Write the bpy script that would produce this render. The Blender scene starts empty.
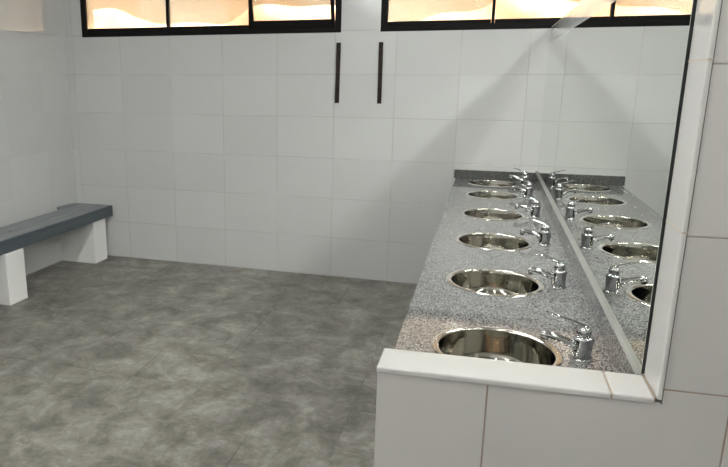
import bpy, bmesh, math, random
from mathutils import Vector, Matrix
random.seed(7)
S = bpy.context.scene
COL = S.collection
R = math.radians

# ---------------------------------------------------------------- camera, sky, exposure
ZC = 1.625
YAW, PITCH, ROLL = -0.30461655, 0.230687, 0.00270577
FPX, PX, PY = 646.66, -82.716, -1.149
cy, sy, cp, sp = math.cos(YAW), math.sin(YAW), math.cos(PITCH), math.sin(PITCH)
fw = Vector((sy*cp, cy*cp, -sp)); rt = Vector((cy, -sy, 0)); up = rt.cross(fw)
cr, sr = math.cos(ROLL), math.sin(ROLL)
r2 = cr*rt + sr*up; u2 = -sr*rt + cr*up
cd = bpy.data.cameras.new('camera'); cam = bpy.data.objects.new('camera', cd); COL.objects.link(cam)
cam.matrix_world = Matrix(((r2.x, u2.x, -fw.x, 0), (r2.y, u2.y, -fw.y, 0), (r2.z, u2.z, -fw.z, ZC), (0, 0, 0, 1)))
cd.sensor_fit = 'HORIZONTAL'; cd.sensor_width = 36.0; cd.lens = FPX*36/728
cd.shift_x = -PX/728; cd.shift_y = PY/728
cd.clip_start = 0.02
S.camera = cam

S.view_settings.view_transform = 'Standard'; S.view_settings.look = 'None'
S.view_settings.gamma = 1; S.view_settings.use_curve_mapping = False
S.view_settings.exposure = 0.0
S.cycles.caustics_reflective = True
S.cycles.blur_glossy = 0.0
S.cycles.max_bounces = 12
S.cycles.sample_clamp_indirect = 80.0

W = bpy.data.worlds.new('sky'); S.world = W; W.use_nodes = True
bg = W.node_tree.nodes['Background']; bg.inputs[0].default_value = (0.80, 0.87, 1.0, 1); bg.inputs[1].default_value = 1.0
sl = bpy.data.lights.new('sun', 'SUN'); sl.energy = 34; sl.angle = R(0.6); sl.color = (1.0, 0.93, 0.82)
sun = bpy.data.objects.new('sun', sl); COL.objects.link(sun); sun.location = (1, 9, 6)
sun.rotation_euler = (R(-48), 0, R(-18))          # shines from behind the far wall onto the sheet outside

LAMP_ROOM, LAMP_SINK, LAMP_BEYOND = 75.0, 78.0, 80.0
LAMP_COL = (0.985, 1.0, 0.965)

# ---------------------------------------------------------------- plan of the room
XL, XP, XR = -3.66, 0.388, 3.6       # left wall, basin side of the partition, right wall
YF, YB = -1.6, 5.177                 # wall behind the camera, far wall
YN = 1.418                           # near face of the partition and of the low end wall
H, TOP = 2.95, 2.005
TW, TH = 0.481, 0.3333

# ---------------------------------------------------------------- material helpers
def mat(name):
    m = bpy.data.materials.new(name); m.use_nodes = True
    nt = m.node_tree; b = nt.nodes['Principled BSDF']
    return m, nt, b
def N(nt, t, **k):
    n = nt.nodes.new(t)
    for a, v in k.items(): setattr(n, a, v)
    return n
def M(nt, op, a, b=None, c=None):
    n = nt.nodes.new('ShaderNodeMath'); n.operation = op
    for i, v in enumerate((a, b, c)):
        if v is None: continue
        if isinstance(v, (int, float)): n.inputs[i].default_value = v
        else: nt.links.new(v, n.inputs[i])
    return n.outputs[0]
def ramp(nt, fac, stops):
    n = nt.nodes.new('ShaderNodeValToRGB'); e = n.color_ramp.elements
    while len(e) < len(stops): e.new(0.5)
    for i, (p, c) in enumerate(stops):
        e[i].position = p; e[i].color = (*c, 1)
    nt.links.new(fac, n.inputs[0]); return n.outputs[0]
def mixc(nt, fac, a, b, blend='MIX'):
    n = nt.nodes.new('ShaderNodeMix'); n.data_type = 'RGBA'; n.blend_type = blend
    for sock, v in ((n.inputs[0], fac), (n.inputs[6], a), (n.inputs[7], b)):
        if isinstance(v, tuple): sock.default_value = (*v, 1)
        elif isinstance(v, (int, float)): sock.default_value = v
        else: nt.links.new(v, sock)
    return n.outputs[2]
def noise(nt, vec, scale, detail=3, rough=.5, dist=0):
    n = nt.nodes.new('ShaderNodeTexNoise'); n.inputs['Scale'].default_value = scale
    n.inputs['Detail'].default_value = detail; n.inputs['Roughness'].default_value = rough
    n.inputs['Distortion'].default_value = dist
    if vec is not None: nt.links.new(vec, n.inputs['Vector'])
    return n.outputs['Fac']
def plain(name, col, rough=.5, metal=0, spec=None, coat=0):
    m, nt, b = mat(name)
    b.inputs['Base Color'].default_value = (*col, 1); b.inputs['Roughness'].default_value = rough
    b.inputs['Metallic'].default_value = metal
    if spec is not None: b.inputs['Specular IOR Level'].default_value = spec
    b.inputs['Coat Weight'].default_value = coat
    return m
def grid(nt, pos, axes, u0, v0, w, h, g, wob=0.0):
    """grout mask and per-tile random for a rectangular tile grid"""
    s = nt.nodes.new('ShaderNodeSeparateXYZ'); nt.links.new(pos, s.inputs[0])
    o = {'X': s.outputs[0], 'Y': s.outputs[1], 'Z': s.outputs[2]}
    U = M(nt, 'DIVIDE', M(nt, 'SUBTRACT', o[axes[0]], u0), w)
    V0 = M(nt, 'SUBTRACT', o[axes[1]], v0)
    if wob:   # each column of tiles sits a millimetre or two higher or lower
        cn = nt.nodes.new('ShaderNodeTexWhiteNoise'); cn.noise_dimensions = '1D'
        nt.links.new(M(nt, 'FLOOR', U), cn.inputs['W'])
        V0 = M(nt, 'ADD', V0, M(nt, 'MULTIPLY', M(nt, 'SUBTRACT', cn.outputs['Value'], .5), wob))
    V = M(nt, 'DIVIDE', V0, h)
    du = M(nt, 'MULTIPLY', M(nt, 'SUBTRACT', .5, M(nt, 'ABSOLUTE', M(nt, 'SUBTRACT', M(nt, 'FRACT', U), .5))), w)
    dv = M(nt, 'MULTIPLY', M(nt, 'SUBTRACT', .5, M(nt, 'ABSOLUTE', M(nt, 'SUBTRACT', M(nt, 'FRACT', V), .5))), h)
    d = M(nt, 'MINIMUM', du, dv)
    mr = nt.nodes.new('ShaderNodeMapRange'); mr.inputs['From Min'].default_value = g*.6; mr.inputs['From Max'].default_value = g*1.5
    mr.inputs['To Min'].default_value = 1; mr.inputs['To Max'].default_value = 0; nt.links.new(d, mr.inputs['Value'])
    cx = nt.nodes.new('ShaderNodeCombineXYZ'); nt.links.new(M(nt, 'FLOOR', U), cx.inputs[0]); nt.links.new(M(nt, 'FLOOR', V), cx.inputs[1])
    wn = nt.nodes.new('ShaderNodeTexWhiteNoise'); wn.noise_dimensions = '3D'; nt.links.new(cx.outputs[0], wn.inputs['Vector'])
    return mr.outputs[0], wn
def tile_mat(name, axes, u0, v0, w=TW, h=TH, col=(.60, .605, .60), grout=(.42, .41, .395), g=.0016, rough=.12, wob=.003, stain=None, spec=.5):
    m, nt, b = mat(name)
    pos = nt.nodes.new('ShaderNodeTexCoord').outputs['Object']
    mask, wn = grid(nt, pos, axes, u0, v0, w, h, g, wob)
    tone = M(nt, 'MULTIPLY_ADD', wn.outputs['Value'], .05, .975)
    cn = mixc(nt, 1.0, col, mixc(nt, 1.0, (1, 1, 1), (1, 1, 1)), 'MULTIPLY')
    hv = nt.nodes.new('ShaderNodeVectorMath'); hv.operation = 'SCALE'; hv.inputs[0].default_value = col; nt.links.new(tone, hv.inputs['Scale'])
    gr = mixc(nt, ramp(nt, noise(nt, pos, 3.0), [(.45, (0, 0, 0)), (.65, (1, 1, 1))]), grout, stain or tuple(min(1, c*1.25) for c in grout))
    nt.links.new(mixc(nt, mask, hv.outputs[0], gr), b.inputs['Base Color'])
    nt.links.new(M(nt, 'MULTIPLY_ADD', mask, .6, rough), b.inputs['Roughness'])
    b.inputs['Specular IOR Level'].default_value = spec
    # every tile sits at its own slight angle, with a shallow wave in the glaze
    vm = nt.nodes.new('ShaderNodeVectorMath'); vm.operation = 'SUBTRACT'; nt.links.new(wn.outputs['Color'], vm.inputs[0]); vm.inputs[1].default_value = (.5, .5, .5)
    sc = nt.nodes.new('ShaderNodeVectorMath'); sc.operation = 'SCALE'; nt.links.new(vm.outputs[0], sc.inputs[0]); sc.inputs['Scale'].default_value = .008
    ge = nt.nodes.new('ShaderNodeNewGeometry'); ad = nt.nodes.new('ShaderNodeVectorMath'); ad.operation = 'ADD'
    nt.links.new(ge.outputs['Normal'], ad.inputs[0]); nt.links.new(sc.outputs[0], ad.inputs[1])
    bp = nt.nodes.new('ShaderNodeBump'); bp.inputs['Strength'].default_value = .5; bp.inputs['Distance'].default_value = .002
    hgt = M(nt, 'SUBTRACT', M(nt, 'MULTIPLY', noise(nt, pos, 5, 1), .25), mask)
    nt.links.new(hgt, bp.inputs['Height']); nt.links.new(ad.outputs[0], bp.inputs['Normal'])
    nt.links.new(bp.outputs[0], b.inputs['Normal'])
    return m

MAT_BACK = tile_mat('glazed_tile_far', 'XZ', XL + .068, .005, g=.0022, grout=(.43, .425, .41))
MAT_SIDE = tile_mat('glazed_tile_side', 'YZ', 4.80, .005, g=.0022, grout=(.47, .465, .45), rough=.05, spec=1.0)
MAT_PART = tile_mat('glazed_tile_partition', 'YZ', 4.80, .0, rough=.03, spec=.8)
MAT_NEAR = tile_mat('glazed_tile_near', 'XZ', .043, -.015, w=.481, h=.3345, g=.0017, grout=(.40, .34, .29), stain=(.30, .21, .165), wob=0, col=(.62, .60, .578))
MAT_GLAZE = plain('white_glazed_trim', (.64, .633, .615), .06)
MAT_CEIL = plain('ceiling_paint', (.36, .35, .33), .8)
MAT_WHITE = plain('white_enamel', (.75, .75, .73), .35)
MAT_SUPPORT = tile_mat('support_tile', 'XY', 50.1, 50.1, w=.9, h=.9, g=.001, wob=0, col=(.88, .88, .86))

# floor
def floor_mat():
    m, nt, b = mat('grey_stone_tile')
    pos = nt.nodes.new('ShaderNodeTexCoord').outputs['Object']
    mask, wn = grid(nt, pos, 'XY', -.972, 3.345, .418, .385, .0016)
    ofs = nt.nodes.new('ShaderNodeVectorMath'); ofs.operation = 'MULTIPLY_ADD'
    nt.links.new(wn.outputs['Color'], ofs.inputs[0]); ofs.inputs[1].default_value = (.05, .05, .05); nt.links.new(pos, ofs.inputs[2])
    n1 = noise(nt, ofs.outputs[0], 4.6, 9, .70, .45)
    n2 = noise(nt, pos, 1.1, 3, .5)
    n3 = noise(nt, ofs.outputs[0], 22, 5, .7, .5)
    f = M(nt, 'ADD', M(nt, 'ADD', M(nt, 'MULTIPLY', n1, .62), M(nt, 'MULTIPLY', n2, .14)), M(nt, 'MULTIPLY', n3, .24))
    c = ramp(nt, f, [(.38, (.098, .092, .080)), (.47, (.180, .171, .150)), (.53, (.240, .229, .204)), (.62, (.37, .356, .324))])
    tone = M(nt, 'MULTIPLY_ADD', wn.outputs['Value'], .09, .96)
    hv = nt.nodes.new('ShaderNodeVectorMath'); hv.operation = 'SCALE'; nt.links.new(c, hv.inputs[0]); nt.links.new(tone, hv.inputs['Scale'])
    # grout is darker, and stronger in some joints than others
    vis = ramp(nt, noise(nt, pos, 1.7, 2), [(.47, (.12, .12, .12)), (.58, (1, 1, 1))])
    col = mixc(nt, M(nt, 'MULTIPLY', mask, vis), hv.outputs[0], (.055, .05, .043))
    nt.links.new(col, b.inputs['Base Color'])
    nt.links.new(M(nt, 'MULTIPLY_ADD', n3, .25, .30), b.inputs['Roughness'])
    b.inputs['Specular IOR Level'].default_value = .35
    bp = nt.nodes.new('ShaderNodeBump'); bp.inputs['Strength'].default_value = .25; bp.inputs['Distance'].default_value = .002
    nt.links.new(M(nt, 'SUBTRACT', M(nt, 'MULTIPLY', n3, .6), mask), bp.inputs['Height']); nt.links.new(bp.outputs[0], b.inputs['Normal'])
    return m
MAT_FLOOR = floor_mat()

def granite(name, dark=1.0):
    m, nt, b = mat(name)
    pos = nt.nodes.new('ShaderNodeTexCoord').outputs['Object']
    v = nt.nodes.new('ShaderNodeTexVoronoi'); v.inputs['Scale'].default_value = 330; nt.links.new(pos, v.inputs['Vector'])
    bw = nt.nodes.new('ShaderNodeRGBToBW'); nt.links.new(v.outputs['Color'], bw.inputs[0])
    n1 = noise(nt, pos, 150, 4, .7)
    f = M(nt, 'ADD', M(nt, 'MULTIPLY', bw.outputs[0], .6), M(nt, 'MULTIPLY', n1, .4))
    k = dark*.74
    c = ramp(nt, f, [(.30, (.045*k, .045*k, .047*k)), (.41, (.15*k, .152*k, .155*k)), (.50, (.27*k, .272*k, .272*k)), (.64, (.50*k, .50*k, .495*k))])
    nt.links.new(c, b.inputs['Base Color']); b.inputs['Roughness'].default_value = .045
    b.inputs['Specular IOR Level'].default_value = .6
    return m
MAT_GRANITE = granite('polished_grey_granite')
MAT_GRANITE_D = granite('polished_granite_shaded', .42)  # same granite darkened: shade on the end upstand's face is put into the colour

def steel(name, rough, col=(.62, .60, .56)):
    m, nt, b = mat(name)
    pos = nt.nodes.new('ShaderNodeTexCoord').outputs['Object']
    b.inputs['Base Color'].default_value = (*col, 1); b.inputs['Metallic'].default_value = 1
    nt.links.new(M(nt, 'MULTIPLY_ADD', noise(nt, pos, 30, 3), .1, rough), b.inputs['Roughness'])
    return m
MAT_STEEL = steel('stainless_steel_bowl', .04, (.47, .45, .40))
MAT_RIM = steel('stainless_steel_rim', .08, (.72, .70, .66))
MAT_CHROME = steel('chrome', .02, (.52, .53, .54))
MAT_DRAIN = plain('drain_dark', (.03, .03, .03), .4, .6)
MAT_BLACK = plain('black_painted_steel', (.007, .006, .006), .6, spec=.15)
MAT_BLACK2 = plain('black_mirror_edge', (.008, .010, .009), .4)
MAT_RAIL = None

m, nt, b = mat('mirror_silvering')
b.inputs['Base Color'].default_value = (.83, .86, .82, 1); b.inputs['Metallic'].default_value = 1; b.inputs['Roughness'].default_value = 0.0
MAT_MIRROR = m

m, nt, b = mat('rusty_rail')
pos = nt.nodes.new('ShaderNodeTexCoord').outputs['Object']
nt.links.new(ramp(nt, noise(nt, pos, 14, 5, .7), [(.40, (.012, .008, .007)), (.62, (.05, .024, .016)), (.8, (.13, .08, .05))]), b.inputs['Base Color'])
b.inputs['Roughness'].default_value = .75
MAT_RAIL = m

m, nt, b = mat('blue_grey_bench_paint')
tc = nt.nodes.new('ShaderNodeTexCoord').outputs['Object']
mp = nt.nodes.new('ShaderNodeMapping'); mp.inputs['Scale'].default_value = (9, 1.2, 9); nt.links.new(tc, mp.inputs[0])
f = noise(nt, mp.outputs[0], 3.0, 6, .65)
nt.links.new(ramp(nt, f, [(.35, (.18, .20, .212)), (.55, (.24, .257, .262)), (.7, (.33, .34, .34))]), b.inputs['Base Color'])
b.inputs['Roughness'].default_value = .42
MAT_BENCH = m
m, nt, b = mat('dark_blue_grey_bench')
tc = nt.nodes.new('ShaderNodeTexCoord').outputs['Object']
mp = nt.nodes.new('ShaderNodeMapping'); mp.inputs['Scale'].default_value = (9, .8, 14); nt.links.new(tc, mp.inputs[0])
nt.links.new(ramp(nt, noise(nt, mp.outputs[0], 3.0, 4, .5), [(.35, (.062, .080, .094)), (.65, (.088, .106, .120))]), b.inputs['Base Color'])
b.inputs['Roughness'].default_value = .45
MAT_BENCH_D = m  # darker blue-grey tone than the seat board
MAT_BENCH_HOLE = plain('bare_dark_wood', (.03, .026, .022), .8)

# ribbed window glass: see-through with a milky scatter
m = bpy.data.materials.new('ribbed_window_glass'); m.use_nodes = True; nt = m.node_tree; nt.nodes.clear()
out = N(nt, 'ShaderNodeOutputMaterial'); tr = N(nt, 'ShaderNodeBsdfTransparent'); tl = N(nt, 'ShaderNodeBsdfTranslucent'); gl = N(nt, 'ShaderNodeBsdfGlossy')
tr.inputs[0].default_value = (.97, .95, .90, 1); tl.inputs[0].default_value = (.95, .90, .80, 1); gl.inputs['Roughness'].default_value = .12
tc = N(nt, 'ShaderNodeTexCoord'); wv = N(nt, 'ShaderNodeTexWave'); wv.wave_type = 'BANDS'; wv.bands_direction = 'X'; wv.inputs['Scale'].default_value = 26
nt.links.new(tc.outputs['Object'], wv.inputs['Vector'])
ms = N(nt, 'ShaderNodeMixShader'); nt.links.new(M(nt, 'MULTIPLY_ADD', wv.outputs['Fac'], .14, .22), ms.inputs[0])
nt.links.new(tr.outputs[0], ms.inputs[1]); nt.links.new(tl.outputs[0], ms.inputs[2])
fr = N(nt, 'ShaderNodeFresnel'); fr.inputs[0].default_value = 1.45
m2 = N(nt, 'ShaderNodeMixShader'); nt.links.new(fr.outputs[0], m2.inputs[0]); nt.links.new(ms.outputs[0], m2.inputs[1]); nt.links.new(gl.outputs[0], m2.inputs[2])
nt.links.new(m2.outputs[0], out.inputs[0]); MAT_GLASS = m

m = bpy.data.materials.new('cream_sheet_cloth'); m.use_nodes = True; nt = m.node_tree; nt.nodes.clear()
out = N(nt, 'ShaderNodeOutputMaterial'); df = N(nt, 'ShaderNodeBsdfDiffuse'); tl = N(nt, 'ShaderNodeBsdfTranslucent'); ms = N(nt, 'ShaderNodeMixShader')
tc = N(nt, 'ShaderNodeTexCoord')
cc = ramp(nt, noise(nt, tc.outputs['Object'], 1.6, 3), [(.42, (.92, .62, .40)), (.56, (.96, .90, .76))])
nt.links.new(cc, df.inputs[0]); nt.links.new(cc, tl.inputs[0]); ms.inputs[0].default_value = .6
nt.links.new(df.outputs[0], ms.inputs[1]); nt.links.new(tl.outputs[0], ms.inputs[2]); nt.links.new(ms.outputs[0], out.inputs[0]); MAT_SHEET = m

def lamp_mat(strength):
    m, nt, b = mat('lamp_diffuser')
    b.inputs['Emission Color'].default_value = (*LAMP_COL, 1); b.inputs['Emission Strength'].default_value = strength
    b.inputs['Base Color'].default_value = (.9, .9, .9, 1)
    return m

# ---------------------------------------------------------------- mesh helpers
def link(name, bm, material, parent=None, smooth=False):
    me = bpy.data.meshes.new(name); bmesh.ops.recalc_face_normals(bm, faces=bm.faces) if not getattr(bm, 'keep', False) else None
    bm.to_mesh(me); bm.free()
    mats = material if isinstance(material, (list, tuple)) else [material]
    for mm in mats: me.materials.append(mm)
    if smooth:
        for p in me.polygons: p.use_smooth = True
    o = bpy.data.objects.new(name, me); COL.objects.link(o)
    if parent: o.parent = parent
    return o
def box(bm, x0, x1, y0, y1, z0, z1, bev=0, seg=2, mi=0):
    vs = [bm.verts.new((x, y, z)) for x in (x0, x1) for y in (y0, y1) for z in (z0, z1)]
    idx = [(0, 1, 3, 2), (4, 6, 7, 5), (0, 4, 5, 1), (2, 3, 7, 6), (0, 2, 6, 4), (1, 5, 7, 3)]
    fs = [bm.faces.new([vs[i] for i in q]) for q in idx]
    for f in fs: f.material_index = mi
    if bev:
        es = {e for f in fs for e in f.edges}
        bmesh.ops.bevel(bm, geom=list(es), offset=bev, segments=seg, affect='EDGES', profile=.5)
def B(*a, **k):
    bm = bmesh.new(); box(bm, *a, **k); return bm
def lathe(prof, n=48, axis=(0, 0)):
    bm = bmesh.new(); rings = []
    for r, z in prof:
        if r < 1e-6: rings.append([bm.verts.new((axis[0], axis[1], z))])
        else: rings.append([bm.verts.new((axis[0] + r*math.cos(2*math.pi*i/n), axis[1] + r*math.sin(2*math.pi*i/n), z)) for i in range(n)])
    for a, c in zip(rings, rings[1:]):
        for i in range(n):
            j = (i+1) % n
            if len(a) == 1 and len(c) == 1: continue
            if len(a) == 1: bm.faces.new((a[0], c[i], c[j]))
            elif len(c) == 1: bm.faces.new((a[i], a[j], c[0]))
            else: bm.faces.new((a[i], a[j], c[j], c[i]))
    return bm
def sweep(pts, radii, n=16, flat=None, bm=None):
    """tube through pts; radii may be (side, up) pairs"""
    bm = bm or bmesh.new(); rings = []
    P = [Vector(p) for p in pts]
    for i, p in enumerate(P):
        t = (P[min(i+1, len(P)-1)] - P[max(i-1, 0)]).normalized()
        side = t.cross(Vector((0, 0, 1)))
        if side.length < 1e-4: side = Vector((0, 1, 0))
        side.normalize(); upv = side.cross(t)
        a, c = radii[i] if isinstance(radii[i], tuple) else (radii[i], radii[i])
        rings.append([bm.verts.new(p + side*a*math.cos(2*math.pi*k/n) + upv*c*math.sin(2*math.pi*k/n)) for k in range(n)])
    for a, c in zip(rings, rings[1:]):
        for k in range(n):
            bm.faces.new((a[k], a[(k+1) % n], c[(k+1) % n], c[k]))
    bm.faces.new(rings[0][::-1]); bm.faces.new(rings[-1])
    return bm
def skew(bm):
    # the low end wall was built a little out of square with the partition
    for v in bm.verts: v.co.y += .045*(v.co.x+.206)
    return bm
def empty(name, loc=(0, 0, 0)):
    o = bpy.data.objects.new(name, None); COL.objects.link(o); o.location = loc; o.empty_display_size = .1
    return o
def tag(o, label, cat, group=None, kind=None):
    o['label'] = label; o['category'] = cat
    if group: o['group'] = group
    if kind: o['kind'] = kind
    return o
def struct(name, bm, m, label=None, smooth=False):
    o = link(name, bm, m, smooth=smooth); o['kind'] = 'structure'
    if label: o['label'] = label
    return o
def copy_tree(o, parent=None):
    c = o.copy(); COL.objects.link(c); c.parent = parent
    for ch in o.children: copy_tree(ch, c)
    return c

# ---------------------------------------------------------------- the setting
struct('floor', B(XL-.2, XR+.2, YF-.2, YB+.2, -.12, 0), MAT_FLOOR, 'mottled grey stone tile floor')
struct('ceiling', B(XL-.2, XR+.2, YF-.2, YB+.2, H, H+.12), MAT_CEIL, 'flat off-white ceiling out of view')
struct('wall_left', B(XL-.2, XL, YF, YB, 0, H), MAT_SIDE, 'white glazed tile wall behind the bench')
struct('wall_right', B(XR, XR+.2, YF, YB, 0, H), MAT_SIDE, 'white tiled wall beyond the partition')
struct('wall_front', B(XL-.2, XR+.2, YF-.2, YF, 0, H), MAT_BACK, 'white tiled wall behind the viewpoint')
# far wall with three window openings
WZ0, WZ1 = 1.992, 2.62
WX = [(-3.486, -1.142), (-.834, 1.51), (1.82, 3.4)]
bm = bmesh.new()
y0, y1 = YB, YB+.2
box(bm, XL-.2, XR+.2, y0, y1, 0, WZ0)
box(bm, XL-.2, XR+.2, y0, y1, WZ1, H)
xs = [XL-.2] + [v for p in WX for v in p] + [XR+.2]
for i in range(0, len(xs), 2): box(bm, xs[i], xs[i+1], y0, y1, WZ0, WZ1)
struct('wall_back', bm, MAT_BACK, 'far white tiled wall below the high windows')

# partition that carries the mirror, about as high as the window sills, and the low end wall
PT = .34
struct('wall_middle', B(XP, XP+PT, YN+.056, YB, 0, TOP, bev=.004, seg=1), MAT_PART, 'white tiled partition carrying the mirror')
bm = bmesh.new(); box(bm, -.206, XP-.001, YN+.012, 1.530, 0, .955)
box(bm, -.206, XP+PT, YN, YN+.012, 0, .955); box(bm, XP+.008, XP+PT, YN, YN+.012, .955, TOP)
struct('wall_end', skew(bm), MAT_NEAR, 'white tiled low end wall in front of the counter')
# glazed ledge on the low wall: rounded edges, one joint
bm = bmesh.new()
for a, c in ((-.209, .2985), (.3005, .3815)):
    box(bm, a, c, YN-.004, 1.533, .953, .969, bev=.0045, seg=3)
# the last piece is mitred into the upright trim
struct('trim_1', skew(bm), MAT_GLAZE, 'white glazed ledge capping the low end wall', smooth=False)
bm = bmesh.new(); box(bm, XP-.0025, XP+.0075, YN+.0205, 1.566, .9645, TOP, bev=.0045, seg=4)
struct('trim_2', bm, MAT_GLAZE, 'white glazed upright edging between mirror and tiled pier')
# grout between the trims
bm = bmesh.new(); box(bm, .2985, .3005, YN-.002, 1.531, .955, .9675); box(bm, .3812, .3832, YN-.002, 1.531, .955, .9695); skew(bm)
for z in (1.331, 1.666): box(bm, XP-.0028, XP+.0078, YN+.0197, 1.565, z-.0012, z+.0012)
struct('trim_3', bm, plain('stained_grout', (.50, .40, .31), .8), 'stained grout joints of the glazed edging')
struct('trim_4', B(XP+.0070, XP+.0095, YN+.0255, YN+.030, .955, TOP), plain('dark_grout', (.17, .15, .135), .8), 'dark grout line along the upright edging')
# plastered strip under the mirror
struct('trim_5', B(.3675, XP, 1.5615, YB-.001, .9652, .9676), plain('grey_sealant', (.25, .25, .24), .5), 'pale sealant strip under the mirror')

# windows (frame, glass, mullions, one opened sash)
def window(name, x0, x1, divs, open_last=False):
    root = empty(name, ((x0+x1)/2, YB+.02, WZ0)); root['kind'] = 'structure'
    root['label'] = 'high black steel framed window with ribbed glass'
    ox, oy, oz = root.location
    def L(nm, bm, mm, par=root, rel=(0, 0, 0)):
        o = link(nm, bm, mm, par); return o
    d0, d1 = -.022, .03                       # frame depth around the root
    hw = (x1-x0)/2; ht = WZ1-WZ0
    bm = bmesh.new()
    box(bm, -hw, hw, d0, d1, 0, .045, bev=.003, seg=1); box(bm, -hw, hw, d0, d1, ht-.04, ht, bev=.003, seg=1)
    box(bm, -hw, -hw+.05, d0, d1, .045, ht-.04, bev=.003, seg=1); box(bm, hw-.05, hw, d0, d1, .045, ht-.04, bev=.003, seg=1)
    for dx in divs[1:-1]: box(bm, dx-ox-.012, dx-ox+.012, d0, d1, .038, ht-.04, bev=.002, seg=1)
    L('window_frame', bm, MAT_BLACK)
    n = len(divs)-1
    for i in range(n):
        a = divs[i]-ox; c = divs[i+1]-ox
        a += .05 if i == 0 else .012; c -= .05 if i == n-1 else .012
        opened = open_last and i == n-1
        e = empty('window_sash'); e.parent = root; e.location = ((a+c)/2, .0, .045)
        w2 = (c-a)/2 - .001; h2 = ht-.085
        s = bmesh.new(); t = .016 if not opened else .026; bt = .028 if not opened else .062
        box(s, -w2, w2, -.012, .012, 0, bt, bev=.002, seg=1); box(s, -w2, w2, -.012, .012, h2-t, h2, bev=.002, seg=1)
        if opened:
            box(s, -w2, -w2+t, -.012, .012, bt, h2-t); box(s, w2-t, w2, -.012, .012, bt, h2-t)
        fr = link('sash_frame', s, MAT_BLACK, e)
        g = bmesh.new(); box(g, -w2+.003, w2-.003, -.003, .003, .003, h2-.003)
        link('glass_pane', g, MAT_GLASS, e)
        if opened: e.rotation_euler = (R(15), 0, 0); e.location = ((a+c)/2, -.014, .040)
window('window_1', WX[0][0], WX[0][1], [WX[0][0], -2.642, -1.90, WX[0][1]], True)
window('window_2', WX[1][0], WX[1][1], [WX[1][0], -.015, .79, WX[1][1]])
window('window_3', WX[2][0], WX[2][1], [WX[2][0], 2.63, WX[2][1]])

struct('added_overhang', B(XL-.2, XR+.2, YB+.2, YB+1.16, 2.72, 2.80), MAT_CEIL, 'added unseen overhang shading the sheet outside the windows')  # added out of view, to keep sun off the upper part of the sheet
# the sheet hanging outside the windows, in slanting folds
bm = bmesh.new(); nx, nz = 240, 26
grid_v = []
for i in range(nx+1):
    row = []
    for k in range(nz+1):
        x = -4.6 + 9.2*i/nx; z = 1.2 + 2.2*k/nz
        s1 = x - 1.9*(z-2.2)**2*1.6 + .9*(z-2.2)
        y = YB+.62 + .10*math.sin(s1*3.1+.6) + .035*math.sin(s1*8.3+1.3+z*2) - .35*max(0, z-2.3)
        row.append(bm.verts.new((x, y, z)))
    grid_v.append(row)
for i in range(nx):
    for k in range(nz): bm.faces.new((grid_v[i][k], grid_v[i+1][k], grid_v[i+1][k+1], grid_v[i][k+1]))
sh = link('shade_sheet', bm, MAT_SHEET, smooth=True)
tag(sh, 'cream cloth sheet hanging in folds outside behind the ribbed window glass', 'sheet')

# ---------------------------------------------------------------- basins' countertop
CX0, CX1, CZ = -.205, XP, .89
SX, SR = .067, .160
SY = [1.800, 2.460, 3.122, 3.785, 4.445, 4.978]
YJ = 3.47
def slab(name, ya, yb, centres, label):
    bm = bmesh.new(); n = 48
    cuts = [ya] + [(centres[i]+centres[i+1])/2 for i in range(len(centres)-1)] + [yb]
    def ring_pts(cx, cyy, x0, x1, y0, y1):
        o = []
        for i in range(n):
            a = 2*math.pi*(i+.5)/n; c, s = math.cos(a), math.sin(a)
            t = min([(x1-cx)/c if c > 0 else (x0-cx)/c, (y1-cyy)/s if s > 0 else (y0-cyy)/s])
            o.append([cx+c*t, cyy+s*t])
        for X, Y in ((x0, y0), (x0, y1), (x1, y0), (x1, y1)):   # snap nearest ray to each corner
            j = min(range(n), key=lambda q: (o[q][0]-X)**2+(o[q][1]-Y)**2); o[j] = [X, Y]
        return o
    for z, flip in ((CZ, 0), (CZ-.03, 1)):
        for j, c in enumerate(centres):
            op = ring_pts(SX, c, CX0, CX1, cuts[j], cuts[j+1])
            vo = [bm.verts.new((x, y, z)) for x, y in op]
            vi = [bm.verts.new((SX+SR*math.cos(2*math.pi*(i+.5)/n), c+SR*math.sin(2*math.pi*(i+.5)/n), z)) for i in range(n)]
            for i in range(n):
                k = (i+1) % n
                f = (vo[i], vo[k], vi[k], vi[i]); bm.faces.new(f[::-1] if not flip else f)
    for c in centres:
        a = [bm.verts.new((SX+SR*math.cos(2*math.pi*(i+.5)/n), c+SR*math.sin(2*math.pi*(i+.5)/n), CZ)) for i in range(n)]
        b_ = [bm.verts.new((v.co.x, v.co.y, CZ-.03)) for v in a]
        for i in range(n): k = (i+1) % n; bm.faces.new((a[i], a[k], b_[k], b_[i]))
    def quad(p): bm.faces.new([bm.verts.new(v) for v in p])
    quad([(CX0, ya, CZ), (CX0, yb, CZ), (CX0, yb, CZ-.03), (CX0, ya, CZ-.03)])
    quad([(CX1, ya, CZ), (CX1, ya, CZ-.03), (CX1, yb, CZ-.03), (CX1, yb, CZ)])
    quad([(CX0, ya, CZ), (CX0, ya, CZ-.03), (CX1, ya, CZ-.03), (CX1, ya, CZ)])
    quad([(CX0, yb, CZ), (CX1, yb, CZ), (CX1, yb, CZ-.03), (CX0, yb, CZ-.03)])
    root = empty(name, (0, 0, 0))
    for v in bm.verts:
        if v.co.y < 1.533: v.co.y += .045*(v.co.x+.206)
    link('slab', bm, MAT_GRANITE, root)
    link('front_apron', B(CX0, CX0+.02, ya+.002, yb, CZ-.15, CZ-.0305), MAT_GRANITE, root)
    return tag(root, label, 'countertop')
slab('granite_countertop', 1.5320, YJ-.0006, SY[:3], 'near speckled grey granite counter slab with the three nearest round basins')
slab('granite_countertop', YJ+.0006, YB-.001, SY[3:], 'far speckled grey granite counter slab reaching the back wall')
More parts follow.
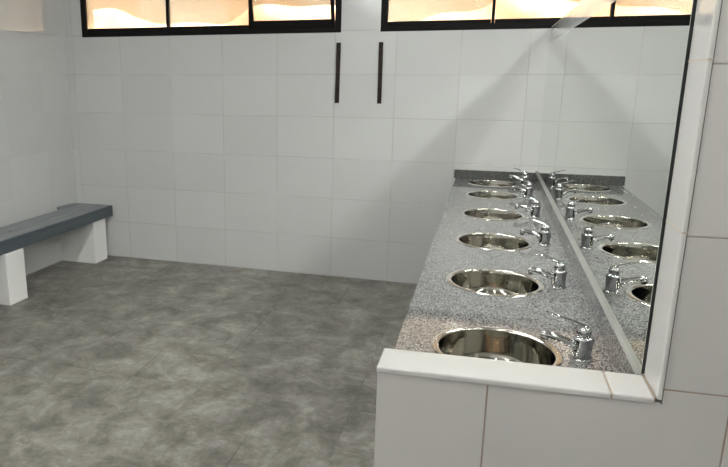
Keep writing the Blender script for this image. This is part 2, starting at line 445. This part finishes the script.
o = link('mirror_side_backsplash', B(.367, XP-.0005, 1.5615, YB-.001, CZ+.0003, .965), MAT_GRANITE)
tag(o, 'long low granite upstand running below the mirror', 'backsplash')
o = link('end_backsplash', B(-.218, .3665, YB-.022, YB-.001, CZ+.0003, .957, bev=.0015, seg=1), MAT_GRANITE_D)
tag(o, 'short granite upstand against the far wall, shaded in its colour', 'backsplash')
# ---------------------------------------------------------------- mirror
root = empty('wall_mirror', (XP, 3.37, .968))
my0, my1, mz0, mz1 = 1.567-3.37, YB-.002-3.37, 0, 1.886-.968
link('mirror_backing', B(-.0080, -.0004, my0, my1, mz0, mz1), MAT_BLACK2, root)
link('mirror_glass', B(-.0090, -.0081, my0, my1, mz0, mz1), MAT_MIRROR, root)
tag(root, 'long frameless wall mirror above the row of basins', 'mirror')

# ---------------------------------------------------------------- wash basins
def make_basin():
    root = empty('wash_basin')
    prof = [(.159, .0005), (.1575, -.006), (.1550, -.030), (.1500, -.066), (.140, -.094), (.122, -.113), (.095, -.1215), (.062, -.124), (.030, -.125), (.028, -.128)]
    bowl = lathe(prof + [(.030, -.131), (.070, -.1305), (.105, -.1285), (.138, -.122), (.1520, -.102), (.1560, -.070), (.1582, -.030), (.1592, -.006), (.159, .0005)], 64)
    link('bowl', bowl, MAT_STEEL, root, True)
    rim = lathe([(.156, -.002), (.1575, .0018), (.162, .0030), (.168, .0028), (.174, .0016), (.176, .0001)], 64)
    link('rim', rim, MAT_RIM, root, True)
    dr = lathe([(0, -.1275), (.018, -.1275), (.020, -.1235), (.029, -.1235), (.031, -.1255), (.027, -.140), (0, -.140)], 32)
    d = link('drain', dr, MAT_RIM, root, True)
    link('plug_hole', lathe([(0, -.1272), (.0165, -.1272), (.0165, -.1277), (0, -.1277)], 24), MAT_DRAIN, d)
    return root
ORD = ['nearest', 'second', 'third', 'fourth', 'fifth', 'farthest']
basin = make_basin()
BL = ['round steel basin nearest the low white end wall, partly hidden by its ledge',
      'second round steel basin from the low white end wall',
      'third round steel basin from the low white end wall, just nearer than the slab joint',
      'third round steel basin from the far wall, just beyond the slab joint',
      'second round steel basin from the far tiled wall',
      'round steel basin against the far wall upstand, the smallest in view']
for i, y in enumerate(SY):
    o = basin if i == 0 else copy_tree(basin)
    o.location = (SX, y, CZ); tag(o, BL[i], 'sink', 'round basins in the granite counter')

# ---------------------------------------------------------------- faucets
def make_faucet():
    root = empty('basin_faucet')      # origin on the counter at the body's axis; spout points to -x
    link('base_ring', lathe([(0, 0.0002), (.029, .0002), (.029, .003), (.0255, .0065), (.023, .0065)], 32), MAT_CHROME, root, True)
    body = lathe([(.0245, .0055), (.0240, .012), (.0245, .03), (.0260, .050), (.0268, .058), (.0255, .0645), (.0215, .068), (0, .068)], 40)
    bo = link('body', body, MAT_CHROME, root, True)
    sp_ = sweep([(-.010, 0, .030), (-.026, 0, .040), (-.050, 0, .050), (-.078, 0, .058), (-.098, 0, .061), (-.108, 0, .060)],
                [(.0185, .016), (.0165, .0125), (.0135, .0098), (.0125, .0085), (.0125, .0085), (.010, .0065)], 20)
    so = link('spout', sp_, MAT_CHROME, root, True)
    link('aerator', lathe([(0, .0395), (.0085, .0395), (.0105, .041), (.0110, .052), (.0105, .060), (0, .0605)], 24, (-.097, 0)), MAT_CHROME, so, True)
    link('cartridge_cap', lathe([(.0165, .0675), (.0185, .070), (.0190, .082), (.0170, .090), (.010, .0955), (0, .097)], 32), MAT_CHROME, root, True)
    lv = sweep([(.012, 0, .089), (-.004, 0, .0945), (-.022, 0, .101), (-.045, 0, .1095), (-.066, 0, .1160), (-.082, 0, .1185), (-.088, 0, .1185)],
               [(.0120, .005), (.0125, .0065), (.0085, .0048), (.0070, .0035), (.0075, .0030), (.0080, .0026), (.005, .0015)], 16)
    link('lever', lv, MAT_CHROME, root, True)
    # hot and cold mark on the front of the cap
    mk = bmesh.new(); box(mk, -.0205, -.0184, -.004, .004, .074, .079, bev=.0006, seg=1)
    link('temperature_mark', mk, plain('mark_dark', (.10, .02, .02), .4), root)
    return root
f0 = make_faucet()
FL = ['chrome lever faucet at the basin nearest the low end wall',
      'chrome lever faucet at the second basin from the low end wall',
      'chrome lever faucet at the third basin from the low end wall',
      'chrome lever faucet at the third basin from the far wall',
      'chrome lever faucet at the second basin from the far wall',
      'chrome lever faucet beside the farthest basin, against the dark end upstand']
FYAW = [0, 1, -2, 2, -1, 3]
for i, y in enumerate(SY):
    o = f0 if i == 0 else copy_tree(f0)
    o.location = (.289, y+.005, CZ); o.rotation_euler = (0, 0, R(FYAW[i]))
    tag(o, FL[i], 'faucet', 'faucets along the mirror')

# ---------------------------------------------------------------- bench
BX, BZ0, BZ1 = -3.275, .392, .490
root = empty('wall_bench', (0, 0, 0))
bm = bmesh.new()
out_ = [(BX-.0185, .35), (BX-.0185, YB-.004), (XL+.004, YB-.004), (XL+.004, 4.90), (-3.605, 4.80), (-3.605, .35)]
def prism(bm, poly, z0, z1):
    a = [bm.verts.new((x, y, z0)) for x, y in poly]; c = [bm.verts.new((x, y, z1)) for x, y in poly]
    bm.faces.new(a[::-1]); bm.faces.new(c)
    for i in range(len(poly)):
        k = (i+1) % len(poly); bm.faces.new((a[i], a[k], c[k], c[i]))
prism(bm, out_, BZ1-.034, BZ1)
bmesh.ops.bevel(bm, geom=[e for e in bm.edges if abs((e.verts[0].co-e.verts[1].co).length) > .3 or True], offset=.003, segments=2, affect='EDGES')
link('seat_board', bm, MAT_BENCH, root)
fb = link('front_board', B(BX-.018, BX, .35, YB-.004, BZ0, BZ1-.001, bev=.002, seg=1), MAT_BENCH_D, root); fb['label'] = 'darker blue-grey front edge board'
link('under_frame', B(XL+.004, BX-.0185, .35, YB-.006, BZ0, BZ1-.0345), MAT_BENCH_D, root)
# warped dark end of the rear board, curling up by the corner
bm = bmesh.new()
a = [(-3.652, 4.86, .488), (-3.600, 4.84, .488), (-3.600, 5.12, .488), (-3.655, 5.12, .488)]
vs0 = [bm.verts.new(p) for p in a]; vs1 = [bm.verts.new((p[0], p[1], p[2]+d)) for p, d in zip(a, (.022, .006, .004, .010))]
bm.faces.new(vs0[::-1]); bm.faces.new(vs1)
for i in range(4): k = (i+1) % 4; bm.faces.new((vs0[i], vs0[k], vs1[k], vs1[i]))
link('warped_board_end', bm, MAT_BENCH, root)
link('knot_hole', lathe([(0, BZ1+.0008), (.008, BZ1+.0008), (.008, BZ1-.002), (0, BZ1-.002)], 12, (-3.44, 3.99)), MAT_BENCH_HOLE, root)
tag(root, 'long blue-grey painted bench seat along the left wall', 'bench')
SUPL = ['white tiled bench pier nearest the far corner', 'white tiled bench pier at the left picture edge', 'white tiled bench pier outside the view']
for i, (y, px) in enumerate(((4.885, -3.30), (3.715, -3.262), (2.545, -3.275))):
    o = link('bench_pier', B(XL+.0005, px, y, y+.195, .0, BZ0-.0003, bev=.003, seg=2), MAT_SUPPORT)
    tag(o, SUPL[min(i, 2)], 'pier', 'piers under the bench')

# ---------------------------------------------------------------- two rails left on the far wall
def rail(x, lean, label):
    root = empty('wall_rail', (x, YB-.0005, 1.45))
    bm = bmesh.new(); w, d, h = .0155, .016, .465
    box(bm, -w, w, -.003, 0, 0, h); box(bm, -w, -w+.003, -d, -.003, 0, h); box(bm, w-.003, w, -d, -.003, 0, h)
    link('channel', bm, MAT_RAIL, root)
    for z in (.055, .41):
        s = lathe([(0, -.0), (.0045, 0), (.0045, .002), (.002, .0035), (0, .0035)], 12)
        so = link('screw', s, MAT_CHROME if z > .3 else MAT_RAIL, root); so.rotation_euler = (R(90), 0, 0); so.location = (0, -.003, z)
    root.rotation_euler = (0, lean, 0)
    return tag(root, label, 'rail', 'dark rails below the windows')
rail(-1.161, R(.5), 'dark rusty metal rail on the far wall below the corner of the left window')
rail(-.822, R(-.2), 'dark metal rail with a pale screw, on the far wall below the right window')

# ---------------------------------------------------------------- ceiling lamps (above the view; they light the room)
def lamp(x, y, L, w, strength, label):
    root = empty('ceiling_lamp', (x, y, H))
    link('housing', B(-w/2-.02, w/2+.02, -L/2-.02, L/2+.02, -.05, -.0005), MAT_WHITE, root)
    link('diffuser', B(-w/2, w/2, -L/2, L/2, -.075, -.0505), lamp_mat(strength), root)
    tag(root, label, 'lamp', 'ceiling lamps')
LW = .06
lamp(-.21, 3.4, 1.3, .07, LAMP_SINK*.70, 'long white ceiling lamp above the far basins')
lamp(-.21, 1.0, 1.3, LW, LAMP_SINK*.22, 'long white ceiling lamp above the near basins')
lamp(-.21, -.8, 1.2, LW, LAMP_SINK*.42, 'long white ceiling lamp behind the viewpoint, in line with the basins')
lamp(-1.8, 2.6, 1.3, LW, LAMP_ROOM, 'long white ceiling lamp above the open floor near the far wall')
lamp(-1.8, .8, 1.3, LW, LAMP_ROOM, 'long white ceiling lamp above the middle of the open floor')
lamp(-1.8, -.9, 1.2, LW, LAMP_ROOM*.85, 'long white ceiling lamp above the open floor behind the viewpoint')
lamp(1.24, 2.7, 1.3, LW, LAMP_BEYOND*1.6, 'long white ceiling lamp beyond the partition near the far wall')
lamp(1.24, .8, 1.3, LW, LAMP_BEYOND*.6, 'long white ceiling lamp beyond the partition near its low end')
